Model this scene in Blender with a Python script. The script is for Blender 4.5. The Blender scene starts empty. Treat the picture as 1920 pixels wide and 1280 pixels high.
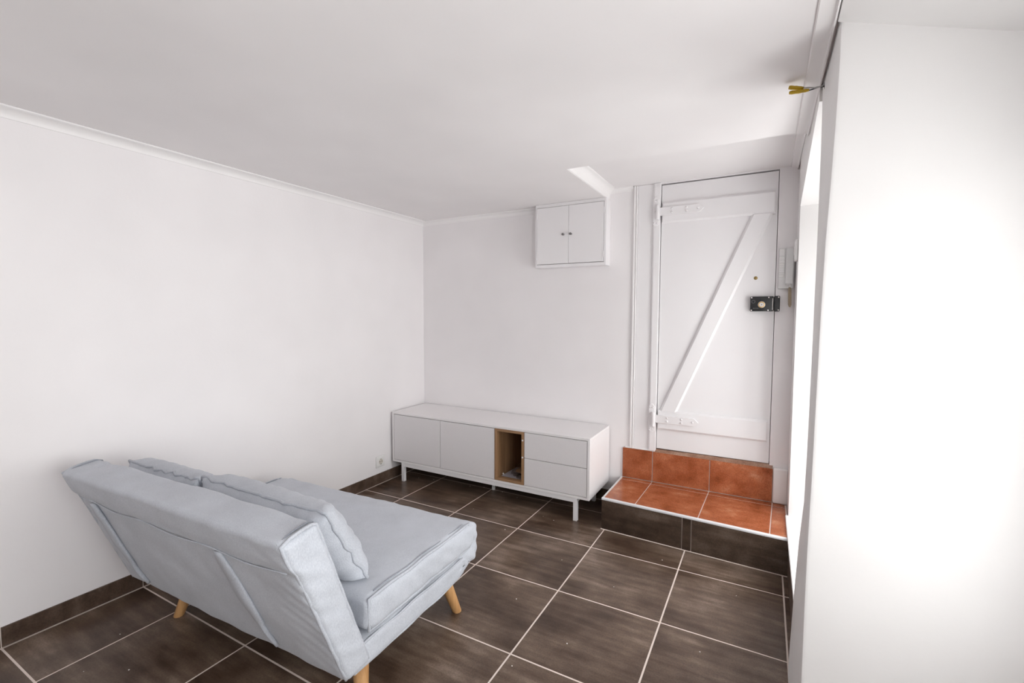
import bpy, bmesh, math, random
from math import sin, cos, pi, radians as rad
from mathutils import Vector, Matrix, noise

# ------------------------------------------------------------------ camera, world, light, exposure
scene = bpy.context.scene
COL = scene.collection

cam_data = bpy.data.cameras.new('camera')
cam_data.sensor_width = 36.0
cam_data.sensor_fit = 'HORIZONTAL'
cam_data.lens = 865.4675 / 1920.0 * 36.0
cam_data.clip_start = 0.02
cam = bpy.data.objects.new('camera', cam_data)
COL.objects.link(cam)
YAW, PITCH, ROLL = 0.5013, -0.0576, 0.0037
fwd = Vector((-sin(YAW) * cos(PITCH), cos(YAW) * cos(PITCH), sin(PITCH)))
rgt = Vector((cos(YAW), sin(YAW), 0))
up = rgt.cross(fwd)
r2 = rgt * cos(ROLL) + up * sin(ROLL)
u2 = up * cos(ROLL) - rgt * sin(ROLL)
m = Matrix((r2, u2, -fwd)).transposed().to_4x4()
m.translation = Vector((2.4758, -2.3379, 1.2527))
cam.matrix_world = m
scene.camera = cam

world = bpy.data.worlds.new('daylight')
scene.world = world
world.use_nodes = True
wn = world.node_tree.nodes
bgn = wn['Background']
bgn.inputs[0].default_value = (1.0, 0.99, 0.985, 1)
bgn.inputs[1].default_value = 10.5

scene.view_settings.view_transform = 'Standard'
scene.view_settings.look = 'None'
scene.view_settings.exposure = 0.0
scene.view_settings.gamma = 1.0
scene.view_settings.use_curve_mapping = False
scene.cycles.max_bounces = 9
scene.cycles.diffuse_bounces = 7
scene.cycles.glossy_bounces = 4
scene.cycles.transparent_max_bounces = 8
scene.cycles.sample_clamp_indirect = 8.0
scene.cycles.caustics_reflective = False
scene.cycles.caustics_refractive = False


def portal(name, loc, sx, sy, rot):
    """sky portal in a window opening: guides daylight sampling, adds no light of its own"""
    ld = bpy.data.lights.new(name, 'AREA')
    ld.shape = 'RECTANGLE'
    ld.size, ld.size_y = sx, sy
    ld.cycles.is_portal = True
    o = bpy.data.objects.new(name, ld)
    COL.objects.link(o)
    o.location = loc
    o.rotation_euler = rot
    return o


# windows look towards +X; light shines towards -X
portal('window_portal', (3.195, -0.07, 0.90), 1.42, 0.86, (0, rad(90), 0))
portal('window_portal', (3.195, -1.79, 1.045), 1.16, 1.40, (0, rad(90), 0))
portal('window_portal', (3.165, -3.45, 1.15), 1.10, 1.30, (0, rad(90), 0))  # portal of the added, unseen fill window


# ------------------------------------------------------------------ materials
def new_mat(name, color, rough=0.5, metallic=0.0, spec=0.5):
    mt = bpy.data.materials.new(name)
    mt.use_nodes = True
    b = mt.node_tree.nodes['Principled BSDF']
    b.inputs['Base Color'].default_value = (*color, 1)
    b.inputs['Roughness'].default_value = rough
    b.inputs['Metallic'].default_value = metallic
    b.inputs['Specular IOR Level'].default_value = spec
    return mt, mt.node_tree.nodes, mt.node_tree.links, b


def add_noise(nt, lk, coord, scale, detail=4, rough=0.55, mapping=None, offset=None):
    n = nt.new('ShaderNodeTexNoise')
    n.inputs['Scale'].default_value = scale
    n.inputs['Detail'].default_value = detail
    n.inputs['Roughness'].default_value = rough
    src = coord
    if mapping is not None:
        mp = nt.new('ShaderNodeMapping')
        mp.inputs['Scale'].default_value = mapping
        lk.new(src, mp.inputs['Vector'])
        if offset is not None:
            lk.new(offset, mp.inputs['Location'])
        src = mp.outputs[0]
    lk.new(src, n.inputs['Vector'])
    return n


def ramp(nt, lk, fac, stops):
    r = nt.new('ShaderNodeValToRGB')
    e = r.color_ramp.elements
    e[0].position, e[0].color = stops[0][0], (*stops[0][1], 1)
    e[1].position, e[1].color = stops[1][0], (*stops[1][1], 1)
    for p, c in stops[2:]:
        k = e.new(p)
        k.color = (*c, 1)
    lk.new(fac, r.inputs[0])
    return r


def bump(nt, lk, b, height, strength, dist):
    bp = nt.new('ShaderNodeBump')
    bp.inputs['Strength'].default_value = strength
    bp.inputs['Distance'].default_value = dist
    lk.new(height, bp.inputs['Height'])
    lk.new(bp.outputs[0], b.inputs['Normal'])
    return bp


def paint_mat(name, color, rough, bscale=60, bstr=0.15, bdist=0.002, var=0.02, rough_wall=False):
    mt, nt, lk, b = new_mat(name, color, rough)
    geo = nt.new('ShaderNodeNewGeometry')
    n1 = add_noise(nt, lk, geo.outputs['Position'], 2.2, 2)
    c0 = tuple(max(0, c - var) for c in color)
    c1 = tuple(min(1, c + var) for c in color)
    r = ramp(nt, lk, n1.outputs[0], [(0.3, c0), (0.7, c1)])
    lk.new(r.outputs[0], b.inputs['Base Color'])
    n2 = add_noise(nt, lk, geo.outputs['Position'], bscale, 2)
    h = n2.outputs[0]
    if rough_wall:
        n3 = add_noise(nt, lk, geo.outputs['Position'], 5.0, 2)
        mx = nt.new('ShaderNodeMath')
        mx.operation = 'MULTIPLY_ADD'
        mx.inputs[1].default_value = 3.0
        lk.new(n3.outputs[0], mx.inputs[0])
        lk.new(n2.outputs[0], mx.inputs[2])
        h = mx.outputs[0]
    bump(nt, lk, b, h, bstr, bdist)
    return mt


def stone_tile_mat(name, stops, streak, rough0, rough1, bstr=0.05, wst=0.45, blot=4.5):
    """glazed tile: every tile object gets its own cut of the pattern"""
    mt, nt, lk, b = new_mat(name, stops[0][1], rough0)
    geo = nt.new('ShaderNodeNewGeometry')
    oi = nt.new('ShaderNodeObjectInfo')
    cmb = nt.new('ShaderNodeCombineXYZ')
    mul = nt.new('ShaderNodeMath')
    mul.operation = 'MULTIPLY'
    mul.inputs[1].default_value = 57.0
    lk.new(oi.outputs['Random'], mul.inputs[0])
    for i in range(3):
        lk.new(mul.outputs[0], cmb.inputs[i])
    n1 = add_noise(nt, lk, geo.outputs['Position'], 1.0, 5, 0.55, streak, cmb.outputs[0])
    n2 = add_noise(nt, lk, geo.outputs['Position'], blot, 5, 0.58, (1, 1, 1), cmb.outputs[0])
    mixf = nt.new('ShaderNodeMath')
    mixf.operation = 'MULTIPLY_ADD'
    mixf.inputs[1].default_value = wst
    lk.new(n1.outputs[0], mixf.inputs[0])
    m2 = nt.new('ShaderNodeMath')
    m2.operation = 'MULTIPLY'
    m2.inputs[1].default_value = 1 - wst
    lk.new(n2.outputs[0], m2.inputs[0])
    lk.new(m2.outputs[0], mixf.inputs[2])
    r = ramp(nt, lk, mixf.outputs[0], stops)
    r.color_ramp.interpolation = 'LINEAR'
    n4 = add_noise(nt, lk, geo.outputs['Position'], 170, 2)
    mx = nt.new('ShaderNodeMix')
    mx.data_type = 'RGBA'
    mx.blend_type = 'OVERLAY'
    mx.inputs[0].default_value = 0.5
    lk.new(r.outputs[0], mx.inputs[6])
    lk.new(n4.outputs[0], mx.inputs[7])
    lk.new(mx.outputs[2], b.inputs['Base Color'])
    mr = nt.new('ShaderNodeMapRange')
    mr.inputs[1].default_value, mr.inputs[2].default_value = 0.3, 0.7
    mr.inputs[3].default_value, mr.inputs[4].default_value = rough0, rough1
    lk.new(n2.outputs[0], mr.inputs[0])
    lk.new(mr.outputs[0], b.inputs['Roughness'])
    b.inputs['Specular IOR Level'].default_value = 0.4
    bump(nt, lk, b, n4.outputs[0], bstr, 0.001)
    return mt


def fabric_mat(name, color):
    mt, nt, lk, b = new_mat(name, color, 0.9, 0, 0.2)
    tc = nt.new('ShaderNodeTexCoord')
    n1 = add_noise(nt, lk, tc.outputs['Object'], 9, 4)
    r = ramp(nt, lk, n1.outputs[0], [(0.3, tuple(c * 0.94 for c in color)), (0.7, tuple(min(1, c * 1.05) for c in color))])
    n2 = add_noise(nt, lk, tc.outputs['Object'], 420, 2, 0.6, (1, 1, 0.35))
    mx = nt.new('ShaderNodeMix')
    mx.data_type = 'RGBA'
    mx.blend_type = 'OVERLAY'
    mx.inputs[0].default_value = 0.3
    lk.new(r.outputs[0], mx.inputs[6])
    lk.new(n2.outputs[0], mx.inputs[7])
    lk.new(mx.outputs[2], b.inputs['Base Color'])
    b.inputs['Sheen Weight'].default_value = 0.15
    b.inputs['Sheen Roughness'].default_value = 0.5
    n3 = add_noise(nt, lk, tc.outputs['Object'], 26, 3, 0.5)
    ma = nt.new('ShaderNodeMath')
    ma.operation = 'MULTIPLY_ADD'
    ma.inputs[1].default_value = 0.12
    lk.new(n2.outputs[0], ma.inputs[0])
    lk.new(n3.outputs[0], ma.inputs[2])
    bump(nt, lk, b, ma.outputs[0], 0.16, 0.003)
    return mt


def wood_mat(name, c0, c1, axis='Z', rough=0.45, scale=1.0):
    mt, nt, lk, b = new_mat(name, c0, rough)
    tc = nt.new('ShaderNodeTexCoord')
    s = {'X': (2.5, 55, 55), 'Y': (55, 2.5, 55), 'Z': (55, 55, 2.5)}[axis]
    s = tuple(v * scale for v in s)
    n1 = add_noise(nt, lk, tc.outputs['Object'], 1.0, 6, 0.6, s)
    r = ramp(nt, lk, n1.outputs[0], [(0.3, c0), (0.68, c1)])
    lk.new(r.outputs[0], b.inputs['Base Color'])
    bump(nt, lk, b, n1.outputs[0], 0.08, 0.001)
    return mt


def fine_mat(name, color, rough, metallic=0.0, bscale=200, bstr=0.03, spec=0.5):
    mt, nt, lk, b = new_mat(name, color, rough, metallic, spec)
    tc = nt.new('ShaderNodeTexCoord')
    n = add_noise(nt, lk, tc.outputs['Object'], bscale, 3)
    bump(nt, lk, b, n.outputs[0], bstr, 0.0008)
    r = ramp(nt, lk, n.outputs[0], [(0.3, tuple(c * 0.96 for c in color)), (0.7, color)])
    lk.new(r.outputs[0], b.inputs['Base Color'])
    return mt


M = {}
M['wall'] = paint_mat('wall_paint', (0.80, 0.778, 0.785), 0.6)
M['jamb'] = paint_mat('plaster_paint', (0.80, 0.79, 0.785), 0.65, 35, 0.16, 0.004, 0.02, True)
M['ceiling'] = paint_mat('ceiling_paint', (0.79, 0.770, 0.772), 0.7, 40, 0.08)
M['trim'] = paint_mat('trim_paint', (0.82, 0.805, 0.805), 0.4, 80, 0.04, 0.001, 0.01)
M['doorpaint'] = paint_mat('door_gloss_paint', (0.79, 0.775, 0.785), 0.32, 45, 0.10, 0.0015, 0.012)
M['tile'] = stone_tile_mat('dark_floor_tile', [(0.33, (0.034, 0.018, 0.011)), (0.44, (0.078, 0.048, 0.033)),
                                              (0.54, (0.132, 0.090, 0.065)), (0.67, (0.255, 0.190, 0.150))],
                           (4.0, 30, 30), 0.285, 0.36, 0.05, 0.38, 3.6)
M['skirt'] = stone_tile_mat('dark_skirting_tile', [(0.33, (0.034, 0.018, 0.011)), (0.44, (0.058, 0.035, 0.024)),
                                                 (0.54, (0.092, 0.061, 0.045)), (0.67, (0.160, 0.115, 0.088))],
                            (22, 22, 4), 0.30, 0.42, 0.05, 0.35, 6.0)
M['riser'] = stone_tile_mat('dark_riser_tile', [(0.30, (0.026, 0.014, 0.008)), (0.43, (0.050, 0.031, 0.021)),
                                              (0.54, (0.078, 0.052, 0.037)), (0.67, (0.140, 0.102, 0.078))],
                            (4.0, 30, 30), 0.32, 0.48, 0.05, 0.34, 5.0)
M['grout'] = fine_mat('grout', (0.74, 0.64, 0.58), 0.85, 0, 150, 0.2)
M['terracotta'] = stone_tile_mat('terracotta_tile', [(0.28, (0.170, 0.044, 0.016)), (0.42, (0.290, 0.080, 0.031)),
                                                    (0.57, (0.400, 0.130, 0.058)), (0.72, (0.52, 0.24, 0.135))],
                                 (8, 16, 16), 0.16, 0.26, 0.05, 0.30, 8.0)
M['nosing'] = fine_mat('white_nosing', (0.72, 0.72, 0.74), 0.3)
M['lacquer'] = fine_mat('white_lacquer', (0.82, 0.80, 0.805), 0.38, 0, 300, 0.02)
M['front'] = fine_mat('pale_grey_front', (0.74, 0.72, 0.73), 0.42, 0, 300, 0.02)
M['oak'] = wood_mat('oak_veneer', (0.20, 0.105, 0.05), (0.36, 0.21, 0.11), 'Z', 0.5)
M['legwood'] = wood_mat('beech_leg', (0.40, 0.20, 0.075), (0.62, 0.36, 0.16), 'Z', 0.4, 0.7)
M['fabric'] = fabric_mat('blue_grey_fabric', (0.485, 0.508, 0.555))
M['piping'] = fabric_mat('blue_grey_piping', (0.45, 0.472, 0.517))
M['seam_shade'] = fabric_mat('blue_grey_painted_seam_shade', (0.27, 0.285, 0.32))  # darker seam line, the shade of the crease put into its colour
M['underside'] = fine_mat('dark_underside_cloth', (0.02, 0.02, 0.022), 0.9)
M['metalwhite'] = fine_mat('white_coated_steel', (0.80, 0.79, 0.80), 0.35)
M['black'] = fine_mat('black_lock_enamel', (0.016, 0.017, 0.018), 0.35)
M['steel'] = fine_mat('bright_steel', (0.75, 0.72, 0.70), 0.25, 1.0)
M['brass'] = fine_mat('brass', (0.70, 0.44, 0.13), 0.38, 1.0)
M['darkbrass'] = fine_mat('aged_brass', (0.35, 0.25, 0.10), 0.35, 1.0)
M['dark'] = fine_mat('painted_gap_shade', (0.02, 0.017, 0.015), 0.9)  # near black, stands in for the shade inside gaps and holes
M['plastic'] = fine_mat('white_plastic', (0.76, 0.755, 0.75), 0.35)
M['plasticgrey'] = fine_mat('pale_grey_plastic', (0.68, 0.68, 0.68), 0.35)
M['socket'] = fine_mat('socket_plastic', (0.78, 0.77, 0.76), 0.3)
M['socketin'] = fine_mat('socket_well_plastic', (0.60, 0.56, 0.50), 0.35)
M['knob'] = fine_mat('grey_metal_knob', (0.20, 0.19, 0.19), 0.35, 0.6)
M['cord'] = fine_mat('beige_cord', (0.47, 0.39, 0.28), 0.5)
M['tape'] = fine_mat('yellow_insulating_tape', (0.52, 0.34, 0.012), 0.4)
M['wiredark'] = fine_mat('dark_wire', (0.03, 0.03, 0.03), 0.5)
M['wiregrey'] = fine_mat('grey_wire', (0.45, 0.45, 0.45), 0.5)
M['paper'] = fine_mat('white_paper', (0.72, 0.70, 0.76), 0.8)
M['print'] = fine_mat('grey_print', (0.25, 0.25, 0.25), 0.5)
M['crumb'] = fine_mat('plaster_crumb', (0.8, 0.78, 0.75), 0.9)
M['card'] = fine_mat('brown_card', (0.30, 0.18, 0.09), 0.8)
M['street'] = fine_mat('pale_paving', (0.6, 0.57, 0.52), 0.9)


def glass_mat(name, tint, gloss):
    mt = bpy.data.materials.new(name)
    mt.use_nodes = True
    nt, lk = mt.node_tree.nodes, mt.node_tree.links
    nt.remove(nt['Principled BSDF'])
    tr = nt.new('ShaderNodeBsdfTransparent')
    tr.inputs[0].default_value = (*tint, 1)
    gl = nt.new('ShaderNodeBsdfGlossy')
    gl.inputs['Roughness'].default_value = gloss
    fr = nt.new('ShaderNodeFresnel')
    ge = nt.new('ShaderNodeNewGeometry')
    ior = nt.new('ShaderNodeMath')          # thin sheet: same reflectance from either face
    ior.operation = 'MULTIPLY_ADD'
    ior.inputs[1].default_value = 1 / 1.5 - 1.5
    ior.inputs[2].default_value = 1.5
    lk.new(ge.outputs['Backfacing'], ior.inputs[0])
    lk.new(ior.outputs[0], fr.inputs[0])
    mx = nt.new('ShaderNodeMixShader')
    lk.new(fr.outputs[0], mx.inputs[0])
    lk.new(tr.outputs[0], mx.inputs[1])
    lk.new(gl.outputs[0], mx.inputs[2])
    lk.new(mx.outputs[0], nt['Material Output'].inputs[0])
    return mt


M['glass'] = glass_mat('window_glass', (0.97, 0.98, 0.98), 0.02)
M['plasticbag'] = glass_mat('clear_plastic_bag', (0.86, 0.84, 0.84), 0.18)

# ------------------------------------------------------------------ mesh helpers
ORIGIN = {}


def obj(name, bm, mat, parent=None, smooth=False, local=False):
    """link bm as one mesh object; bm is in world space unless local (then in the parent's space)"""
    me = bpy.data.meshes.new(name)
    bmesh.ops.recalc_face_normals(bm, faces=bm.faces[:])
    off = Vector((0, 0, 0))
    o = bpy.data.objects.new(name, me)
    base = ORIGIN.get(parent.name, Vector((0, 0, 0))) if parent else Vector((0, 0, 0))
    if not local:
        lo = Vector((min(v.co.x for v in bm.verts), min(v.co.y for v in bm.verts), min(v.co.z for v in bm.verts)))
        hi = Vector((max(v.co.x for v in bm.verts), max(v.co.y for v in bm.verts), max(v.co.z for v in bm.verts)))
        c = Vector(((lo.x + hi.x) / 2, (lo.y + hi.y) / 2, lo.z))
        bmesh.ops.translate(bm, vec=-c, verts=bm.verts[:])
        o.location = c - base
        ORIGIN[o.name] = c
    bm.to_mesh(me)
    bm.free()
    if smooth:
        me.polygons.foreach_set('use_smooth', [True] * len(me.polygons))
    me.materials.append(mat)
    COL.objects.link(o)
    if parent:
        o.parent = parent
        if local:
            ORIGIN[o.name] = base
    return o


def smooth_by_angle(o, deg=40):
    me = o.data
    me.polygons.foreach_set('use_smooth', [True] * len(me.polygons))
    bm = bmesh.new()
    bm.from_mesh(me)
    lim = rad(deg)
    for e in bm.edges:
        if len(e.link_faces) == 2:
            e.smooth = e.calc_face_angle(0) < lim
    bm.to_mesh(me)
    bm.free()
    return o


def thing(name, label, cat, loc, group=None, rotz=0.0, kind=None):
    o = bpy.data.objects.new(name, None)
    o.empty_display_size = 0.05
    o.location = loc
    o.rotation_euler = (0, 0, rotz)
    COL.objects.link(o)
    ORIGIN[o.name] = Vector(loc)
    if label:
        o['label'] = label
    if cat:
        o['category'] = cat
    if group:
        o['group'] = group
    if kind:
        o['kind'] = kind
    return o


def tag(o, label=None, cat=None, group=None, kind=None):
    for k, v in (('label', label), ('category', cat), ('group', group), ('kind', kind)):
        if v:
            o[k] = v
    return o


def box(x0, x1, y0, y1, z0, z1, bev=0.0, seg=1, bm=None):
    new = bm is None
    b = bmesh.new()
    bmesh.ops.create_cube(b, size=1)
    for v in b.verts:
        v.co = Vector(((x0 + x1) / 2 + v.co.x * (x1 - x0), (y0 + y1) / 2 + v.co.y * (y1 - y0), (z0 + z1) / 2 + v.co.z * (z1 - z0)))
    if bev > 0:
        bmesh.ops.bevel(b, geom=b.edges[:], offset=bev, segments=seg, affect='EDGES', profile=0.5)
    if new:
        return b
    return merge(bm, b)


def merge(dst, src):
    me = bpy.data.meshes.new('tmp')
    src.to_mesh(me)
    src.free()
    dst.from_mesh(me)
    bpy.data.meshes.remove(me)
    return dst


def prism(poly, axis, a0, a1, bev=0.0, seg=1):
    """extrude a 2-D polygon along an axis ('x': poly=(y,z); 'y': (x,z); 'z': (x,y))"""
    b = bmesh.new()

    def P(p, a):
        if axis == 'x':
            return (a, p[0], p[1])
        if axis == 'y':
            return (p[0], a, p[1])
        return (p[0], p[1], a)
    v0 = [b.verts.new(P(p, a0)) for p in poly]
    v1 = [b.verts.new(P(p, a1)) for p in poly]
    n = len(poly)
    b.faces.new(v0)
    b.faces.new(v1[::-1])
    for i in range(n):
        b.faces.new((v0[i], v0[(i + 1) % n], v1[(i + 1) % n], v1[i]))
    bmesh.ops.recalc_face_normals(b, faces=b.faces[:])
    if bev > 0:
        bmesh.ops.bevel(b, geom=b.edges[:], offset=bev, segments=seg, affect='EDGES', profile=0.5)
    return b


def hexa(c):
    """box from 8 corners: bottom ring c[0:4], top ring c[4:8]"""
    b = bmesh.new()
    v = [b.verts.new(p) for p in c]
    for f in ((0, 3, 2, 1), (4, 5, 6, 7), (0, 1, 5, 4), (1, 2, 6, 5), (2, 3, 7, 6), (3, 0, 4, 7)):
        b.faces.new([v[i] for i in f])
    return b


def loft(rings, cap=True, closed=True):
    b = bmesh.new()
    R = [[b.verts.new(p) for p in r] for r in rings]
    n = len(rings[0])
    for i in range(len(R) - 1):
        for j in range(n if closed else n - 1):
            k = (j + 1) % n
            b.faces.new((R[i][j], R[i][k], R[i + 1][k], R[i + 1][j]))
    if cap:
        b.faces.new(R[0][::-1])
        b.faces.new(R[-1])
    return b


def tube(path, r, n=8, closed=False):
    pts = [Vector(p) for p in path]
    N = len(pts)
    rr = r if callable(r) else (lambda i: r)
    rings = []
    up0 = None
    for i, p in enumerate(pts):
        if closed:
            t = (pts[(i + 1) % N] - pts[i - 1])
        else:
            t = pts[min(i + 1, N - 1)] - pts[max(i - 1, 0)]
        t = t.normalized() if t.length > 1e-9 else Vector((0, 0, 1))
        if up0 is None:
            up0 = Vector((0, 0, 1)) if abs(t.z) < 0.9 else Vector((1, 0, 0))
        s = t.cross(up0)
        if s.length < 1e-6:
            s = t.cross(Vector((0.3, 1, 0.1)))
        s.normalize()
        up0 = s.cross(t).normalized()
        rings.append([p + (s * cos(2 * pi * k / n) + up0 * sin(2 * pi * k / n)) * rr(i) for k in range(n)])
    if closed:
        rings.append(rings[0])
        b = loft(rings, cap=False)
        bmesh.ops.remove_doubles(b, verts=b.verts[:], dist=1e-6)
        return b
    return loft(rings)


def cyl(p0, p1, r0, r1=None, n=16):
    r1 = r0 if r1 is None else r1
    return tube([p0, p1], lambda i: (r0, r1)[i], n)


def lathe(p, axis, prof, n=20):
    """prof: list of (radius, distance along axis) from p"""
    p, ax = Vector(p), Vector(axis).normalized()
    s = ax.orthogonal().normalized()
    t = ax.cross(s)
    rings = [[p + ax * d + (s * cos(2 * pi * k / n) + t * sin(2 * pi * k / n)) * max(r, 1e-5) for k in range(n)] for r, d in prof]
    return loft(rings)


def dome(p, axis, r, h, n=10):
    return lathe(p, axis, [(r, 0), (r * 0.95, h * 0.35), (r * 0.7, h * 0.75), (r * 0.35, h * 0.95), (0.02 * r, h)], n)


def copy_mesh(o, loc, parent=None):
    c = o.copy()
    COL.objects.link(c)
    c.parent = parent
    base = ORIGIN.get(parent.name, Vector((0, 0, 0))) if parent else Vector((0, 0, 0))
    c.location = Vector(loc) - base
    ORIGIN[c.name] = Vector(loc)
    return c


def struct(name, bm, mat, smooth=False, label=None, cat=None):
    o = obj(name, bm, mat)
    if smooth:
        smooth_by_angle(o, 35)
    tag(o, label, cat, None, 'structure')
    return o


# ------------------------------------------------------------------ room shell
T = 0.45
XA = 0.336            # first full tile column starts here
YB = 0.6595           # face of the back wall
YF = -4.40            # wall behind the camera
H = 2.005             # ceiling
HP = 2.072            # raised ceiling in front of the door
G = 0.0028            # half grout joint

# floor: bed of grout with every tile laid on it
floor_bm = box(-0.02, 3.20, YF, YB, -0.10, -0.0008)
floor = struct('floor', floor_bm, M['grout'], label='floor of large dark brown tiles with pale grout', cat='floor')
xs = [0.0] + [XA + T * i for i in range(7)]
xs[-1] = 3.08
ys = [YB] + [T - T * k for k in range(0, 11)] + [YF]
tile_cache = {}
for i in range(len(xs) - 1):
    for j in range(len(ys) - 1):
        x0, x1, y1, y0 = xs[i] + G, xs[i + 1] - G, ys[j] - G, ys[j + 1] + G
        if i == 0:
            x0 += 0.0105
        if j == 0:
            y1 -= 0.009
        if y1 - y0 < 0.02:
            continue
        key = (round(x1 - x0, 4), round(y1 - y0, 4))
        c = Vector(((x0 + x1) / 2, (y0 + y1) / 2, -0.012))
        if key not in tile_cache:
            tile_cache[key] = obj('tile', box(x0, x1, y0, y1, -0.012, 0.0, 0.0012), M['tile'], floor)
        else:
            copy_mesh(tile_cache[key], c, floor)

# ceiling: main slab with a raised pocket in front of the entrance door
PX0, PY0 = 1.552, -0.068
ceil_bm = box(-0.02, PX0, YF, YB + 0.02, H, H + 0.16)
box(PX0, 3.25, YF, PY0, H, H + 0.16, bm=ceil_bm)
box(PX0, 3.25, PY0, YB + 0.10, HP, H + 0.16, bm=ceil_bm)
struct('ceiling', ceil_bm, M['ceiling'])

struct('wall_left', box(-0.15, 0.0, YF, YB + 0.15, -0.1, H + 0.16), M['wall'])
DX0, DX1, DZ0, DZ1 = 1.885, 2.521, 0.398, 2.064   # door opening in the back wall
bw = box(-0.15, DX0, YB, YB + 0.25, -0.1, H + 0.16)
box(DX1, 3.25, YB, YB + 0.25, -0.1, H + 0.16, bm=bw)
box(DX0, DX1, YB, YB + 0.25, -0.1, DZ0 - 0.006, bm=bw)
box(DX0, DX1, YB, YB + 0.25, DZ1, H + 0.16, bm=bw)
struct('wall_back', bw, M['wall'])
# near-black sheet for the landing: shade in the door gaps put into its colour
struct('landing_dark_sheet', box(DX0 - 0.1, DX1 + 0.1, YB + 0.25, YB + 0.29, 0.2, H + 0.16), M['dark'])

struct('wall_front', box(-0.15, 3.25, YF - 0.2, YF, -0.1, H + 0.16), M['wall'])

# right wall: thick old masonry, two splayed window niches and the pier between them
XR, XO = 2.612, 3.13
wr = box(XR + 0.003, XO, 0.47, YB + 0.02, 0.0, HP + 0.02)                               # return beside the door
# masonry under the far window sill
box(XR + 0.006, XO, -0.52, 0.47, -0.05, 0.186, bm=wr)
# lintel over the far niche, its lower edge falling towards the door
merge(wr, hexa([(XR - 0.004, -0.50, 1.950), (XO, -0.50, 1.930), (XO, 0.48, 1.79), (XR + 0.003, 0.48, 1.812),
                (XR - 0.006, -0.50, HP + 0.03), (XO, -0.50, HP + 0.03), (XO, 0.48, HP + 0.03), (XR - 0.004, 0.48, HP + 0.03)]))
# splayed far jamb
merge(wr, hexa([(XR + 0.003, 0.47, 0.18), (XR + 0.003, 0.48, 0.18), (XO, 0.48, 0.18), (XO, 0.36, 0.18),
                (XR + 0.003, 0.47, HP), (XR + 0.003, 0.48, HP), (XO, 0.48, HP), (XO, 0.36, HP)]))
# battered pier
levels = [(-0.05, 2.582, 2.588), (0.12, 2.586, 2.590), (0.30, 2.592, 2.590), (0.48, 2.600, 2.590), (0.62, 2.610, 2.591),
          (0.80, 2.613, 2.594), (1.06, 2.615, 2.597), (1.25, 2.616, 2.599), (1.45, 2.617, 2.603), (1.60, 2.617, 2.609),
          (1.76, 2.617, 2.614), (1.90, 2.616, 2.617), (2.06, 2.614, 2.616)]
rings = []
for z, xf, xn in levels:
    ring = [(XO, -0.50, z), (xf + 0.012, -0.497, z), (xf + 0.003, -0.503, z), (xf, -0.515, z), ((xf + xn) / 2 + 0.0015, -0.70, z),
            (xn, -0.888, z), (xn + 0.003, -0.896, z), (xn + 0.011, -0.90, z), (2.94, -0.905, z), (XO, -0.935, z)]
    rings.append(ring)
merge(wr, loft(rings))
# lintel over the near niche with its sloping soffit, apron under its window, rest of the wall
merge(wr, hexa([(2.60, -2.52, 1.985), (XO, -2.52, 1.80), (XO, -0.90, 1.80), (2.612, -0.90, 1.985),
                (2.60, -2.52, 2.06), (XO, -2.52, 2.06), (XO, -0.90, 2.06), (2.612, -0.90, 2.06)]))
box(3.06, 3.20, -2.52, -0.90, -0.05, 0.46, bm=wr)
box(2.60, XO, -2.80, -2.50, -0.05, 2.06, bm=wr)
box(2.60, XO, YF, -4.10, -0.05, 2.06, bm=wr)
box(2.60, XO, -4.10, -2.80, -0.05, 0.60, bm=wr)
box(2.60, XO, -4.10, -2.80, 1.70, 2.06, bm=wr)
# outer skin around the windows
box(XO, 3.20, -1.12, -0.47, -0.05, 2.16, bm=wr)
box(XO, 3.20, 0.34, YB + 0.02, -0.05, 2.16, bm=wr)
box(XO, 3.20, -2.80, -2.46, -0.05, 2.16, bm=wr)
box(XO, 3.20, YF, -4.06, -0.05, 2.16, bm=wr)
box(XO, 3.20, -4.10, -2.80, -0.05, 0.60, bm=wr)
box(XO, 3.20, -4.10, -2.80, 1.70, 2.16, bm=wr)
box(XO, 3.20, -0.50, 0.36, -0.05, 0.19, bm=wr)
box(XO, 3.20, -0.50, 0.36, 1.60, 2.16, bm=wr)
box(XO, 3.20, -2.50, -0.90, 1.62, 2.16, bm=wr)
wall_right = struct('wall_right', wr, M['jamb'])
smooth_by_angle(wall_right, 28)
wall_right['kind'] = 'structure'


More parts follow.
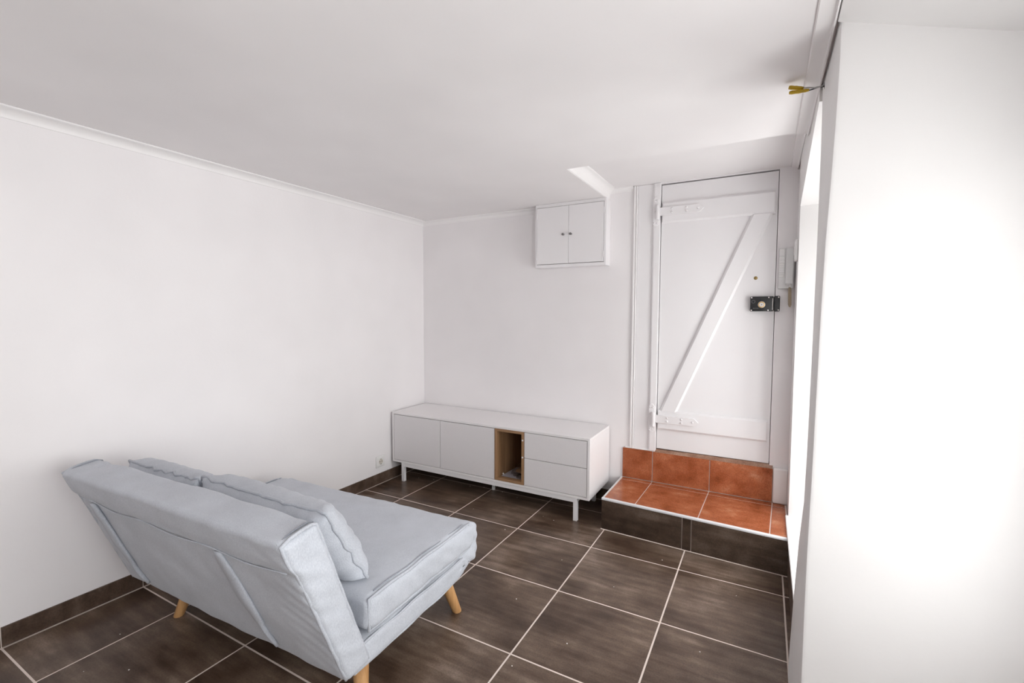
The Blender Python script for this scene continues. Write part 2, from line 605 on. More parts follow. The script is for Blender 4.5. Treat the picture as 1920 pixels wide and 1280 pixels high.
def window(name, axis, pos, a0, a1, z0, z1):
    """white casement window of two leaves; axis 'x': pane faces X, runs along y"""
    def bx(a, b_, c, d, t0, t1, bev=0.004):
        if axis == 'x':
            return box(pos + t0, pos + t1, a, b_, c, d, bev)
        return box(a, b_, pos + t0, pos + t1, c, d, bev)
    mid = (a0 + a1) / 2
    root = thing(name, None, None, (pos, mid, z0) if axis == 'x' else (mid, pos, z0), kind='structure')
    f = bx(a0, a1, z0, z0 + 0.05, -0.03, 0.03)
    merge(f, bx(a0, a1, z1 - 0.05, z1, -0.03, 0.03))
    merge(f, bx(a0, a0 + 0.05, z0, z1, -0.03, 0.03))
    merge(f, bx(a1 - 0.05, a1, z0, z1, -0.03, 0.03))
    obj('window_frame', f, M['trim'], root)
    for s0, s1 in ((a0 + 0.05, mid), (mid, a1 - 0.05)):
        c = bx(s0, s1, z0 + 0.05, z0 + 0.085, -0.025, 0.02)
        merge(c, bx(s0, s1, z1 - 0.085, z1 - 0.05, -0.025, 0.02))
        merge(c, bx(s0, s0 + 0.035, z0 + 0.05, z1 - 0.05, -0.025, 0.02))
        merge(c, bx(s1 - 0.035, s1, z0 + 0.05, z1 - 0.05, -0.025, 0.02))
        ca = obj('casement', c, M['trim'], root)
        obj('pane', bx(s0 + 0.03, s1 - 0.03, z0 + 0.08, z1 - 0.08, -0.004, 0.0, 0), M['glass'], ca)
    return root


window('window_1', 'x', 3.16, -0.50, 0.36, 0.19, 1.61)
window('window_2', 'x', 3.16, -2.49, -1.10, 0.46, 1.63)
window('window_fill_added', 'x', 3.12, -4.10, -2.80, 0.60, 1.70)  # unseen window added behind the camera as fill for the left wall


# ------------------------------------------------------------------ cornices
def cornice_profile(w, h):
    pts = [(0, 0), (w, 0), (w, -0.004), (w * 0.93, -0.007)]
    for k in range(1, 8):
        a = k / 8 * pi / 2
        pts.append((w * 0.93 - (w * 0.83) * sin(a), -0.007 - (h - 0.012) * (1 - cos(a))))
    pts += [(w * 0.09, -h + 0.003), (w * 0.09, -h), (0, -h)]
    return pts


prof = cornice_profile(0.046, 0.037)
o = struct('trim_1', prism([(x, H + z) for x, z in prof], 'y', YF, YB), M['trim'])
smooth_by_angle(o)
prof2 = cornice_profile(0.030, 0.036)
o = struct('trim_2', prism([(YB - x, H + z) for x, z in prof2], 'x', 0.0, 1.066), M['trim'])
smooth_by_angle(o)
o = struct('trim_3', prism([(PX0 + x * 1.0, HP + z) for x, z in cornice_profile(0.046, 0.064)], 'y', PY0, YB), M['trim'])
smooth_by_angle(o)
o = struct('trim_4', prism([(YB - x, HP + z) for x, z in cornice_profile(0.022, 0.03)], 'x', PX0, 1.716), M['trim'])
smooth_by_angle(o)
prof5 = cornice_profile(0.044, 0.020)
o = struct('trim_5', prism([(XR - 0.004 - x, H + z) for x, z in prof5], 'y', YF, PY0), M['trim'])
smooth_by_angle(o)
o = struct('trim_6', prism([(XR - 0.004 - x, HP + z) for x, z in cornice_profile(0.034, 0.022)], 'y', PY0, YB), M['trim'])
smooth_by_angle(o)

# ------------------------------------------------------------------ skirting tiles
SK = 0.078
bl = struct('baseboard_left', box(0.0, 0.004, YF, YB, 0.0, SK - 0.001), M['grout'])
yj = [YB - 0.004] + [T - T * k for k in range(0, 11)] + [YF]
sk_cache = {}
for j in range(len(yj) - 1):
    y1, y0 = yj[j] - 0.0018, yj[j + 1] + 0.0018
    if y1 - y0 < 0.03:
        continue
    key = round(y1 - y0, 4)
    if key not in sk_cache:
        sk_cache[key] = obj('tile', box(0.001, 0.0085, y0, y1, 0.002, SK, 0.001), M['skirt'], bl)
    else:
        copy_mesh(sk_cache[key], (0.00475, (y0 + y1) / 2, 0.002), bl)
bb = struct('baseboard_back', box(0.0, 1.668, YB - 0.004, YB, 0.0, SK - 0.001), M['grout'])
xj = [0.012, XA, XA + T, XA + 2 * T, 1.666]
for j in range(4):
    obj('tile', box(xj[j] + 0.0018, xj[j + 1] - 0.0018, YB - 0.0085, YB - 0.001, 0.002, SK, 0.001), M['skirt'], bb)

# dark skirting on the masonry below the far sill
br = struct('baseboard_right', box(XR - 0.001, XR + 0.008, -0.49, 0.20, 0.0, 0.150), M['grout'])
for y0, y1 in ((-0.49, -0.002), (0.002, 0.185)):
    obj('tile', box(XR - 0.006, XR + 0.002, y0, y1, 0.002, 0.10, 0.001), M['skirt'], br)
    obj('tile', box(XR - 0.006, XR + 0.002, y0, y1, 0.106, 0.148, 0.001), M['skirt'], br)
# white sill slab of the far niche
struct('trim_7', box(XR - 0.012, XO - 0.03, -0.49, 0.468, 0.186, 0.196, 0.003), M['trim'])

# ------------------------------------------------------------------ the step below the door
SX0, SX1, SZ = 1.668, 2.612, 0.186
FY0, FY1 = 0.238, 0.186           # front face, left and right end (a little out of square)


def fy(x):
    return FY0 + (FY1 - FY0) * (x - SX0) / (SX1 - SX0)


step = thing('step', 'tiled doorstep with terracotta tread and dark brown front below the braced door', 'step', (2.14, 0.43, 0))
core = hexa([(SX0 + 0.008, fy(SX0) + 0.008, 0), (SX1, fy(SX1) + 0.008, 0), (SX1, YB, 0), (SX0 + 0.008, YB, 0),
             (SX0 + 0.008, fy(SX0) + 0.008, SZ - 0.002), (SX1, fy(SX1) + 0.008, SZ - 0.002), (SX1, YB, SZ - 0.002), (SX0 + 0.008, YB, SZ - 0.002)])
obj('core', core, M['grout'], step)
jb = hexa([(SX0 - 0.004, fy(SX0) - 0.0045, 0.0), (SX1, fy(SX1) - 0.0045, 0.0), (SX1, fy(SX1) + 0.01, 0.0), (SX0 - 0.004, fy(SX0) + 0.01, 0.0),
           (SX0 - 0.004, fy(SX0) - 0.003, 0.0018), (SX1, fy(SX1) - 0.003, 0.0018), (SX1, fy(SX1) + 0.01, 0.0018), (SX0 - 0.004, fy(SX0) + 0.01, 0.0018)])
obj('foot_joint', jb, M['grout'], step)
for xa, xb in ((SX0, 2.1155), (2.1215, 2.1625), (2.1685, SX1 - 0.004)):
    t = hexa([(xa, fy(xa), 0.003), (xb, fy(xb), 0.003), (xb, fy(xb) + 0.011, 0.003), (xa, fy(xa) + 0.011, 0.003),
              (xa, fy(xa), SZ - 0.010), (xb, fy(xb), SZ - 0.010), (xb, fy(xb) + 0.011, SZ - 0.010), (xa, fy(xa) + 0.011, SZ - 0.010)])
    obj('front_tile', t, M['riser'], step)
obj('side_tile', box(SX0, SX0 + 0.010, FY0 + 0.013, YB - 0.01, 0.003, SZ - 0.010, 0.001), M['riser'], step)
# tread: joints run into the room, a thin cut strip lies along the riser
JX = [(SX0 + 0.010, SX0 + 0.012), (1.860, 1.870), (2.195, 2.207), (2.527, 2.543), (SX1 - 0.006, SX1 - 0.006)]
ST0, ST1 = 0.606, 0.594


def sty(x):
    return ST0 + (ST1 - ST0) * (x - SX0) / (SX1 - SX0)


def jx(k, y):
    f = (y - 0.21) / (YB - 0.21)
    return JX[k][0] + (JX[k][1] - JX[k][0]) * f


for k in range(4):
    for back in (0, 1):
        ya = (lambda x: fy(x) + 0.012) if not back else (lambda x: sty(x) + 0.0038)
        yb_ = (lambda x: sty(x) - 0.0038) if not back else (lambda x: YB - 0.014)
        cs = []
        for z in (SZ - 0.012, SZ):
            for kk, fn, s in ((k, ya, 1), (k + 1, ya, -1), (k + 1, yb_, -1), (k, yb_, 1)):
                xx = jx(kk, fn(JX[kk][0])) + s * 0.0026
                cs.append((xx, fn(xx), z))
        obj('tread_tile', hexa(cs), M['terracotta'], step)
# white metal nosing along the front and the left edge
nb = []
for x in (SX0 - 0.001, SX1 + 0.002):
    y = fy(x)
    nb.append([(x, y + 0.012, SZ - 0.011), (x, y + 0.012, SZ + 0.0012), (x, y + 0.005, SZ + 0.0012), (x, y + 0.0005, SZ - 0.001),
               (x, y - 0.0018, SZ - 0.005), (x, y - 0.0018, SZ - 0.011)])
obj('nosing', loft(nb), M['nosing'], step)
obj('nosing', prism([(SX0 - 0.0015, SZ - 0.011), (SX0 - 0.0015, SZ - 0.003), (SX0 + 0.001, SZ + 0.001), (SX0 + 0.009, SZ + 0.001), (SX0 + 0.009, SZ - 0.011)],
                    'y', FY0 + 0.004, YB - 0.009), M['nosing'], step)
obj('nosing', prism([(SX1 - 0.005, SZ - 0.011), (SX1 - 0.005, SZ + 0.001), (SX1 + 0.0005, SZ + 0.001), (SX1 + 0.003, SZ - 0.003), (SX1 + 0.003, SZ - 0.011)],
                    'y', FY1 + 0.004, YB - 0.15), M['nosing'], step)

# upper riser under the door, with the worn mortar lip
RT = 0.381
riser = struct('trim_8', box(1.678, 2.541, YB - 0.006, YB + 0.01, SZ, RT - 0.004), M['grout'], label='terracotta tiled riser under the braced door', cat='riser')
for xa, xb, zt in ((1.677, 1.8655, 0.3825), (1.8715, 2.2050, RT), (2.2100, 2.539, RT)):
    obj('tile', box(xa, xb, YB - 0.011, YB - 0.004, SZ + 0.003, zt, 0.001), M['terracotta'], riser)
lip = loft([[(x, YB - 0.0105, RT - 0.004), (x, YB - 0.0105, RT - 0.001), (x, YB - 0.007, RT + 0.004 * h_), (x, YB + 0.003, RT + 0.021 * h_), (x, YB + 0.06, RT + 0.022 * h_), (x, YB + 0.06, RT - 0.004)]
            for x, h_ in ((1.876, 0.75), (1.95, 0.85), (2.1, 0.95), (2.3, 0.97), (2.45, 1.0), (2.538, 1.0))])
M['lip'] = stone_tile_mat('worn_terracotta_mortar', [(0.3, (0.17, 0.075, 0.045)), (0.45, (0.27, 0.15, 0.10)), (0.58, (0.38, 0.25, 0.185)), (0.75, (0.50, 0.38, 0.31))],
                          (14, 30, 30), 0.6, 0.85)
obj('worn_lip', lip, M['lip'], riser)
# rough plaster plinth beside the riser
pl = box(2.542, XR + 0.003, YB - 0.026, YB + 0.01, SZ, 0.390, 0.010, 2)
for v in pl.verts:
    v.co += noise.noise_vector(v.co * 40) * 0.0015
o = struct('trim_9', pl, M['jamb'])
smooth_by_angle(o, 60)
pl = box(1.690, 1.882, YB - 0.009, YB + 0.01, 0.3825, 0.392, 0.003, 2)
struct('trim_10', pl, M['trim'])

# ------------------------------------------------------------------ raceway, door frame
rc = prism([(1.720, YB), (1.720, YB - 0.011), (1.722, YB - 0.013), (1.7305, YB - 0.013), (1.7325, YB - 0.011), (1.7325, YB - 0.006),
            (1.7365, YB - 0.006), (1.7365, YB - 0.011), (1.7385, YB - 0.013), (1.7425, YB - 0.013), (1.744, YB - 0.011), (1.744, YB)],
           'z', 0.392, HP - 0.002)
struct('trim_11', rc, M['trim'])
fr = thing('trim_12', None, None, (1.83, YB, 0.392), kind='structure')
fr['label'] = 'white door frame with rounded hinge post left of the braced door'
obj('frame_board', box(1.746, 1.842, YB - 0.004, YB + 0.01, 0.392, HP - 0.002, 0.001), M['doorpaint'], fr)
post = [(1.838, YB + 0.02), (1.838, YB - 0.004)]
for k in range(0, 9):
    a = pi - k / 8 * pi * 0.52
    post.append((1.852 + 0.012 * cos(a), YB - 0.006 - 0.010 * sin(a)))
post += [(1.884, YB - 0.014), (1.8855, YB - 0.010), (1.8855, YB + 0.02)]
o = obj('hinge_post', prism(post, 'z', 0.392, HP - 0.002), M['doorpaint'], fr)
smooth_by_angle(o)

# ------------------------------------------------------------------ braced door
door = thing('door_1', 'white ledged and braced wooden door at the top of the step', 'door', (2.2, YB + 0.02, 0.40), kind='structure')
DY = YB + 0.004      # room side face of the door
dx0, dx1, dz0, dz1 = DX0 + 0.0045, DX1 - 0.0028, DZ0 + 0.007, DZ1 - 0.007
obj('panel', box(dx0, dx1, DY, DY + 0.035, dz0, dz1, 0.001), M['doorpaint'], door)


def rail(z0, z1, x0, x1, rz, slope=0.0):
    """ledge with chamfered edges"""
    c = 0.011
    lo = [(x0, DY + 0.001, z0), (x1, DY + 0.001, z0 + slope), (x1, DY + 0.001, z1 + slope), (x0, DY + 0.001, z1)]
    hi = [(x0 + c * 0.6, DY - 0.019, z0 + c), (x1 - c * 0.6, DY - 0.019, z0 + c + slope), (x1 - c * 0.6, DY - 0.019, z1 - c + slope), (x0 + c * 0.6, DY - 0.019, z1 - c)]
    md = [(p[0], DY - 0.010, p[2]) for p in lo]
    return loft([lo, md, hi])


obj('ledge', rail(1.822, 1.950, dx0 + 0.004, dx1 - 0.010, 0), M['doorpaint'], door)
obj('ledge', rail(0.530, 0.655, dx0 + 0.004, dx1 - 0.012, 0), M['doorpaint'], door)
# diagonal brace between the ledges
bl_, br_, tl_, tr_ = (1.906, 0.650), (2.008, 0.650), (2.389, 1.826), (2.497, 1.826)


def brace_ring(y, c):
    dx = c
    return [(bl_[0] + dx, y, bl_[1]), (br_[0] - dx, y, br_[1]), (tr_[0] - dx, y, tr_[1]), (tl_[0] + dx, y, tl_[1])]


obj('brace', loft([brace_ring(DY + 0.001, 0), brace_ring(DY - 0.009, 0.0), brace_ring(DY - 0.018, 0.012)]), M['doorpaint'], door)


def strap_hinge(zc, droop):
    y0 = DY - 0.019
    L0, L1 = 1.868, 2.138
    pts = [(L0, -0.012), (L0 + 0.006, -0.020), (L0 + 0.022, -0.026), (L1 - 0.026, -0.026 + 0.002), (L1, 0.0), (L1 - 0.026, 0.026 - 0.002), (L0 + 0.022, 0.024), (L0 + 0.006, 0.018), (L0, 0.010)]
    b = prism([(x, zc + z) for x, z in pts], 'y', y0 - 0.009, y0 + 0.001, 0.0012)
    h = obj('strap_hinge', b, M['doorpaint'], door)
    for x, z in ((1.955, 0.011), (1.955, -0.011), (2.040, 0.011), (2.040, -0.011), (2.104, 0.0)):
        obj('bolt', dome((x, y0 - 0.009, zc + z), (0, -1, 0), 0.0066, 0.007), M['doorpaint'], h, smooth=True)
    # pintle plate on the frame post
    hp = [(1.842, -0.075), (1.854, -0.090), (1.866, -0.090), (1.878, -0.075), (1.878, 0.075), (1.866, 0.092), (1.854, 0.092), (1.842, 0.075)]
    p = obj('pintle_plate', prism([(x, zc + z) for x, z in hp], 'y', YB - 0.021, YB - 0.012, 0.0015), M['doorpaint'], fr)
    obj('pintle', lathe((1.872, YB - 0.028, zc - 0.050), (0, 0, 1), [(0.009, 0), (0.011, 0.004), (0.011, 0.085), (0.008, 0.092)], 12), M['doorpaint'], p, smooth=False)
    for x, z in ((1.851, 0.066), (1.866, 0.070), (1.851, -0.066), (1.866, -0.070), (1.853, 0.0)):
        obj('bolt', dome((x, YB - 0.021, zc + z), (0, -1, 0), 0.005, 0.0045), M['doorpaint'], p, smooth=True)


strap_hinge(1.893, 0)
strap_hinge(0.600, 0)

# peephole
ph = lathe((2.420, DY + 0.002, 1.468), (0, -1, 0), [(0.010, 0), (0.010, 0.003), (0.0085, 0.005), (0.0055, 0.006), (0.005, 0.010), (0.0035, 0.012)], 16)
obj('peephole', ph, M['darkbrass'], door)

# rim lock
LY = DY - 0.034
lock = obj('rim_lock', box(2.397, 2.512, LY, DY + 0.002, 1.278, 1.362, 0.004, 2), M['black'], door)
smooth_by_angle(lock, 30)
cz = (2.4545, LY, 1.3155)
o = obj('cylinder_collar', lathe(cz, (0, -1, 0), [(0.0195, -0.002), (0.0195, 0.001), (0.018, 0.0035), (0.016, 0.004)], 28), M['steel'], lock)
o = obj('cylinder', lathe(cz, (0, -1, 0), [(0.0165, 0.0), (0.0165, 0.0045), (0.013, 0.0048), (0.012, 0.0035), (0.004, 0.0025), (0.0, 0.0025)], 28), M['brass'], lock)
obj('keyhole', box(2.4535, 2.4560, LY - 0.0053, LY - 0.002, 1.3125, 1.3195, 0.0005), M['dark'], lock)
for x, z in ((2.4035, 1.355), (2.4035, 1.284), (2.489, 1.3555), (2.487, 1.284)):
    obj('screw', dome((x, LY, z), (0, -1, 0), 0.0042, 0.002), M['steel'], lock, smooth=True)
obj('bolt_edge', box(2.507, 2.511, LY - 0.001, LY + 0.004, 1.285, 1.352, 0.001), M['steel'], lock)
# cast circle mark and stamped characters
ring = [(2.413 + 0.0085 * cos(a), LY - 0.0002, 1.3325 + 0.0085 * sin(a)) for a in [k * 2 * pi / 24 for k in range(24)]]
obj('cast_mark', tube(ring, 0.0007, 6, True), M['print'], lock)


def text_part(body, loc, size, mat, parent, name='lettering', depth=0.0003, rot=(pi / 2, 0, 0)):
    cu = bpy.data.curves.new(name, 'FONT')
    cu.body = body
    cu.size = size
    cu.extrude = depth
    cu.align_x = 'CENTER'
    cu.align_y = 'CENTER'
    to = bpy.data.objects.new(name, cu)
    COL.objects.link(to)
    dg = bpy.context.evaluated_depsgraph_get()
    me = bpy.data.meshes.new_from_object(to.evaluated_get(dg))
    COL.objects.unlink(to)
    bpy.data.objects.remove(to)
    me.materials.clear()
    me.materials.append(mat)
    o = bpy.data.objects.new(name, me)
    COL.objects.link(o)
    o.parent = parent
    o.location = Vector(loc) - ORIGIN[parent.name]
    o.rotation_euler = rot
    return o


text_part('B 013 B', (2.4255, LY - 0.0003, 1.2945), 0.0085, M['print'], lock)
# keeper on the frame
keep = obj('lock_keeper', box(2.5150, 2.5445, LY - 0.002, YB - 0.002, 1.277, 1.364, 0.006, 3), M['black'], fr)
smooth_by_angle(keep, 30)
for z in (1.356, 1.285):
    obj('screw', dome((2.537, LY - 0.002, z), (0, -1, 0), 0.0042, 0.002), M['steel'], keep, smooth=True)

# ------------------------------------------------------------------ door intercom
ic = thing('intercom_phone', 'pale grey wall intercom handset with a row of buttons right of the door', 'intercom', (2.572, YB, 1.403))
o = obj('base', box(2.532, 2.606, YB - 0.024, YB - 0.002, 1.403, 1.626, 0.004, 2), M['plasticgrey'], ic)
smooth_by_angle(o, 30)
zz = [1.580, 1.560, 1.543, 1.530, 1.517, 1.504, 1.491, 1.479, 1.467]
for k in range(len(zz) - 1):
    obj('button', box(2.5335, 2.559, YB - 0.029, YB - 0.022, zz[k + 1] + 0.0012, zz[k], 0.001), M['plastic'], ic)
obj('name_panel', box(2.5335, 2.559, YB - 0.029, YB - 0.022, 1.5825, 1.623, 0.001), M['plastic'], ic)
hs = []
for z, d in ((1.423, 0.034), (1.430, 0.042), (1.470, 0.046), (1.560, 0.046), (1.610, 0.042), (1.622, 0.034)):
    hs.append([(2.566, YB - 0.02, z), (2.566, YB - d + 0.006, z), (2.571, YB - d, z), (2.599, YB - d, z), (2.604, YB - d + 0.006, z), (2.604, YB - 0.02, z)])
o = obj('handset', loft(hs), M['plasticgrey'], ic)
smooth_by_angle(o, 30)
obj('cord_plug', cyl((2.588, YB - 0.036, 1.424), (2.588, YB - 0.036, 1.410), 0.0035), M['plastic'], ic)
hel = []
for k in range(0, 26 * 10 + 1):
    f = k / 260
    a = 2 * pi * 26 * f
    r = 0.0072 * min(1, 6 * f + 0.25, 6 * (1 - f) + 0.35)
    hel.append((2.588 + 0.004 * f + r * cos(a), YB - 0.032 + 0.014 * f + r * sin(a), 1.412 - 0.110 * f))
obj('coiled_cord', tube(hel, 0.0019, 6), M['cord'], ic, smooth=True)

# small cover on the return of the right wall
cv = thing('wall_switch', 'small white rounded switch cover on the wall edge beside the intercom', 'switch', (XR, 0.53, 1.54))
o = obj('cover', box(XR - 0.012, XR + 0.004, 0.495, 0.560, 1.540, 1.650, 0.006, 3), M['plastic'], cv)
smooth_by_angle(o, 30)
obj('rocker', box(XR - 0.015, XR - 0.010, 0.512, 0.543, 1.572, 1.618, 0.002, 2), M['plastic'], cv)

# ------------------------------------------------------------------ wall cupboard
CY = 0.570
cup = thing('wall_cupboard', 'small white two-door meter cupboard high on the back wall under the ceiling', 'cupboard', (1.315, CY, 1.576))
cb = box(1.064, 1.0755, CY, YB - 0.001, 1.576, H - 0.001, 0.0008)
for a in ((1.5515, 1.566, CY, YB - 0.001, 1.576, H - 0.001), (1.0755, 1.5515, CY, YB - 0.001, 1.576, 1.596), (1.0755, 1.5515, CY, YB - 0.001, 1.982, H - 0.001),
          (1.0755, 1.5515, YB - 0.01, YB - 0.001, 1.596, 1.982)):
    box(*a, 0.0008, bm=cb)
obj('carcass', cb, M['doorpaint'], cup)
for xa, xb, kx, hx in ((1.0775, 1.3085, 1.275, 1.0765), (1.3105, 1.5490, 1.3285, 1.5505)):
    d = obj('door', box(xa, xb, CY - 0.004, CY + 0.012, 1.599, 1.9795, 0.001), M['doorpaint'], cup)
    o = obj('knob', lathe((kx, CY - 0.004, 1.790), (0, -1, 0), [(0.006, 0), (0.004, 0.004), (0.0045, 0.008), (0.008, 0.012), (0.0085, 0.017), (0.006, 0.021), (0.001, 0.022)], 16), M['knob'], d, smooth=True)
    for hz in (1.645, 1.925):
        obj('hinge', cyl((hx, CY - 0.006, hz - 0.018), (hx, CY - 0.006, hz + 0.018), 0.0032, n=10), M['doorpaint'], d, smooth=False)

# ------------------------------------------------------------------ wall socket
so = thing('wall_socket', 'white double-pin wall socket low on the left wall by the sideboard', 'socket', (0, 0.145, 0.125))
o = obj('cover_plate', box(0.0, 0.009, 0.103, 0.187, 0.124, 0.208, 0.003, 2), M['socket'], so)
smooth_by_angle(o, 30)
pln = box(0.006, 0.0115, 0.115, 0.175, 0.136, 0.196, 0.0015, 2)
obj('insert', pln, M['socket'], so)
o = obj('socket_rim', lathe((0.0115, 0.145, 0.166), (1, 0, 0), [(0.0225, -0.001), (0.0225, 0.0008), (0.0205, 0.0012), (0.0195, -0.0005)], 28), M['socket'], so)
o = obj('socket_well', lathe((0.0112, 0.145, 0.166), (1, 0, 0), [(0.0198, 0.0), (0.0198, 0.0010), (0.0, 0.0009)], 28), M['socketin'], so)
for dy in (-0.0095, 0.0095):
    obj('pin_hole', cyl((0.0112, 0.145 + dy, 0.166), (0.0128, 0.145 + dy, 0.166), 0.0032, n=12), M['dark'], so)
for dz in (-0.0185, 0.0185):
    obj('earth_clip', box(0.0112, 0.0135, 0.142, 0.148, 0.166 + dz - 0.003, 0.166 + dz + 0.003, 0.0005), M['steel'], so)

# ------------------------------------------------------------------ sideboard
SBX0, SBX1, SBY0, SBY1, SBZ0, SBZ1 = 0.022, 1.585, 0.256, 0.648, 0.141, 0.519
sb = thing('sideboard', 'long low white sideboard with open oak compartment along the back wall', 'sideboard', (0.80, 0.45, 0))
t = 0.015
obj('top_panel', box(SBX0, SBX1, SBY0, SBY1, SBZ1 - t, SBZ1, 0.001), M['lacquer'], sb)
obj('bottom_panel', box(SBX0, SBX1, SBY0, SBY1, SBZ0, SBZ0 + t, 0.001), M['lacquer'], sb)
for x in (SBX0, SBX1 - t):
    obj('side_panel', box(x, x + t, SBY0, SBY1, SBZ0 + t, SBZ1 - t, 0.0005), M['lacquer'], sb)
obj('back_panel', box(SBX0 + t, SBX1 - t, SBY1 - 0.006, SBY1, SBZ0 + t, SBZ1 - t), M['lacquer'], sb)
# dividers coloured near black, painting in the shade of the front gaps
za, zb = SBZ0 + t, SBZ1 - t
g = 0.0034
N0, N1 = 0.926, 1.143
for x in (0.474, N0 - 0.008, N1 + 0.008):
    obj('gap_shade_divider', box(x - 0.008, x + 0.008, SBY0 + 0.022, SBY1 - 0.006, za, zb), M['dark'], sb)
for xa, xb in ((SBX0 + t + g, 0.474 - g / 2), (0.474 + g / 2, N0 - g)):
    obj('door', box(xa, xb, SBY0 + 0.001, SBY0 + 0.018, za + g, zb - g, 0.0008), M['front'], sb)
for z0, z1 in ((za + g, 0.3355 - g / 2), (0.3355 + g / 2, zb - g)):
    obj('drawer', box(N1 + g, SBX1 - t - g, SBY0 + 0.001, SBY0 + 0.018, z0, z1, 0.0008), M['front'], sb)
# oak compartment: four boards and a back
ot = 0.0165
obj('oak_board', box(N0, N0 + ot, SBY0 - 0.001, SBY1 - 0.012, za + 0.001, zb - 0.001, 0.0006), M['oak'], sb)
nr = obj('oak_board', box(N1 - ot, N1, SBY0 - 0.001, SBY1 - 0.012, za + 0.001, zb - 0.001, 0.0006), M['oak'], sb)
M['oakx'] = wood_mat('oak_veneer_lengthwise', (0.20, 0.105, 0.05), (0.36, 0.21, 0.11), 'X', 0.5)
obj('oak_board', box(N0 + ot, N1 - ot, SBY0 - 0.001, SBY1 - 0.012, za + 0.001, za + 0.001 + ot, 0.0006), M['oakx'], sb)
obj('oak_board', box(N0 + ot, N1 - ot, SBY0 - 0.001, SBY1 - 0.012, zb - 0.001 - ot, zb - 0.001, 0.0006), M['oakx'], sb)
obj('oak_back', box(N0, N1, SBY1 - 0.012, SBY1 - 0.007, za + 0.001, zb - 0.001), M['oak'], sb)
for z in (0.449, 0.338):
    obj('cover_cap', lathe((N1 - ot / 2, SBY0 - 0.001, z), (0, -1, 0), [(0.0062, -0.0005), (0.006, 0.0012), (0.002, 0.0018)], 12), M['plastic'], nr)
# underframe and legs
obj('rail', box(0.118, 1.500, SBY0 + 0.004, SBY0 + 0.026, 0.113, SBZ0, 0.001), M['metalwhite'], sb)
obj('rail', box(0.118, 1.500, SBY1 - 0.046, SBY1 - 0.024, 0.113, SBZ0, 0.001), M['metalwhite'], sb)
for x in (0.108, 1.482):
    obj('rail', box(x + 0.002, x + 0.022, SBY0 + 0.024, SBY1 - 0.044, 0.113, SBZ0, 0.001), M['metalwhite'], sb)
    for y in (SBY0 + 0.002, SBY1 - 0.048):
        lg = obj('leg', box(x, x + 0.025, y, y + 0.025, 0.004, SBZ0, 0.001), M['metalwhite'], sb)
        obj('foot_cap', box(x, x + 0.025, y, y + 0.025, 0.0, 0.006, 0.0006), M['plastic'], lg)
md = obj('support_foot', cyl((0.800, 0.452, 0.012), (0.800, 0.452, SBZ0), 0.010, n=14), M['metalwhite'], sb)
obj('foot_cap', lathe((0.800, 0.452, 0.0), (0, 0, 1), [(0.012, 0), (0.0125, 0.010), (0.0125, 0.022), (0.010, 0.024)], 14), M['plastic'], md)

# leaflet and crumpled plastic bags left in the compartment
ps = bmesh.new()
nx, ny = 6, 8
z0 = za + 0.001 + ot
gv = [[None] * (ny + 1) for _ in range(nx + 1)]
for i in range(nx + 1):
    for j in range(ny + 1):
        u, v = i / nx, j / ny
        x = 0.958 + 0.155 * u + 0.004 * v
        y = 0.290 + 0.205 * v + 0.008 * u
        gv[i][j] = ps.verts.new((x, y, z0 + 0.0012 + 0.003 * (1 - u) ** 3 + 0.0012 * noise.noise(Vector((x * 20, y * 20, 0)))))
for i in range(nx):
    for j in range(ny):
        ps.faces.new((gv[i][j], gv[i + 1][j], gv[i + 1][j + 1], gv[i][j + 1]))
bmesh.ops.solidify(ps, geom=ps.faces[:], thickness=0.0006)
tag(obj('leaflet', ps, M['paper'], smooth=True), 'white paper leaflet lying in the oak compartment of the sideboard', 'leaflet')


def crumple(name, c, r, seed, mat, amp):
    b = bmesh.new()
    bmesh.ops.create_icosphere(b, subdivisions=4, radius=1)
    for v in b.verts:
        n = v.co.normalized()
        d = 1 + amp * noise.fractal(n * 2.1 + Vector((seed, seed * 2, 0)), 1.0, 2.0, 4) + 0.16 * abs(noise.noise(n * 6 + Vector((seed, 0, 3))))
        p = Vector((n.x * r[0], n.y * r[1], n.z * r[2])) * d
        p.z = max(p.z, -r[2] * 0.55)
        v.co = Vector(c) + p
    return obj(name, b, mat)


bag = thing('plastic_bag', 'crumpled clear plastic bag with brown card on the leaflet in the sideboard', 'bag', (1.055, 0.39, z0 + 0.003))
bg = crumple('film', (1.052, 0.385, z0 + 0.026), (0.048, 0.070, 0.034), 1.7, M['plasticbag'], 0.45)
w = bg.location.copy()
bg.parent = bag
bg.location = w - Vector(bag.location)
ORIGIN[bg.name] = w
obj('card_insert', prism([(1.025, z0 + 0.020), (1.085, z0 + 0.012), (1.087, z0 + 0.030), (1.030, z0 + 0.036)], 'y', 0.365, 0.415, 0.001), M['card'], bag)
bag2 = crumple('plastic_bag', (1.075, 0.560, z0 + 0.026), (0.034, 0.034, 0.040), 5.2, M['plasticbag'], 0.5)
tag(bag2, 'smaller crumpled clear bag deeper inside the oak compartment', 'bag')
tag(crumple('plastic_bag', (1.088, 0.318, z0 + 0.012), (0.022, 0.026, 0.014), 8.1, M['plasticbag'], 0.5),
    'tiny crumpled clear bag at the front corner of the leaflet', 'bag')
tag(crumple('plaster_crumb', (0.9505, 0.330, z0 + 0.0045), (0.005, 0.005, 0.006), 3.0, M['crumb'], 0.3),
    'white plastic crumb against the oak board in the compartment', 'crumb')

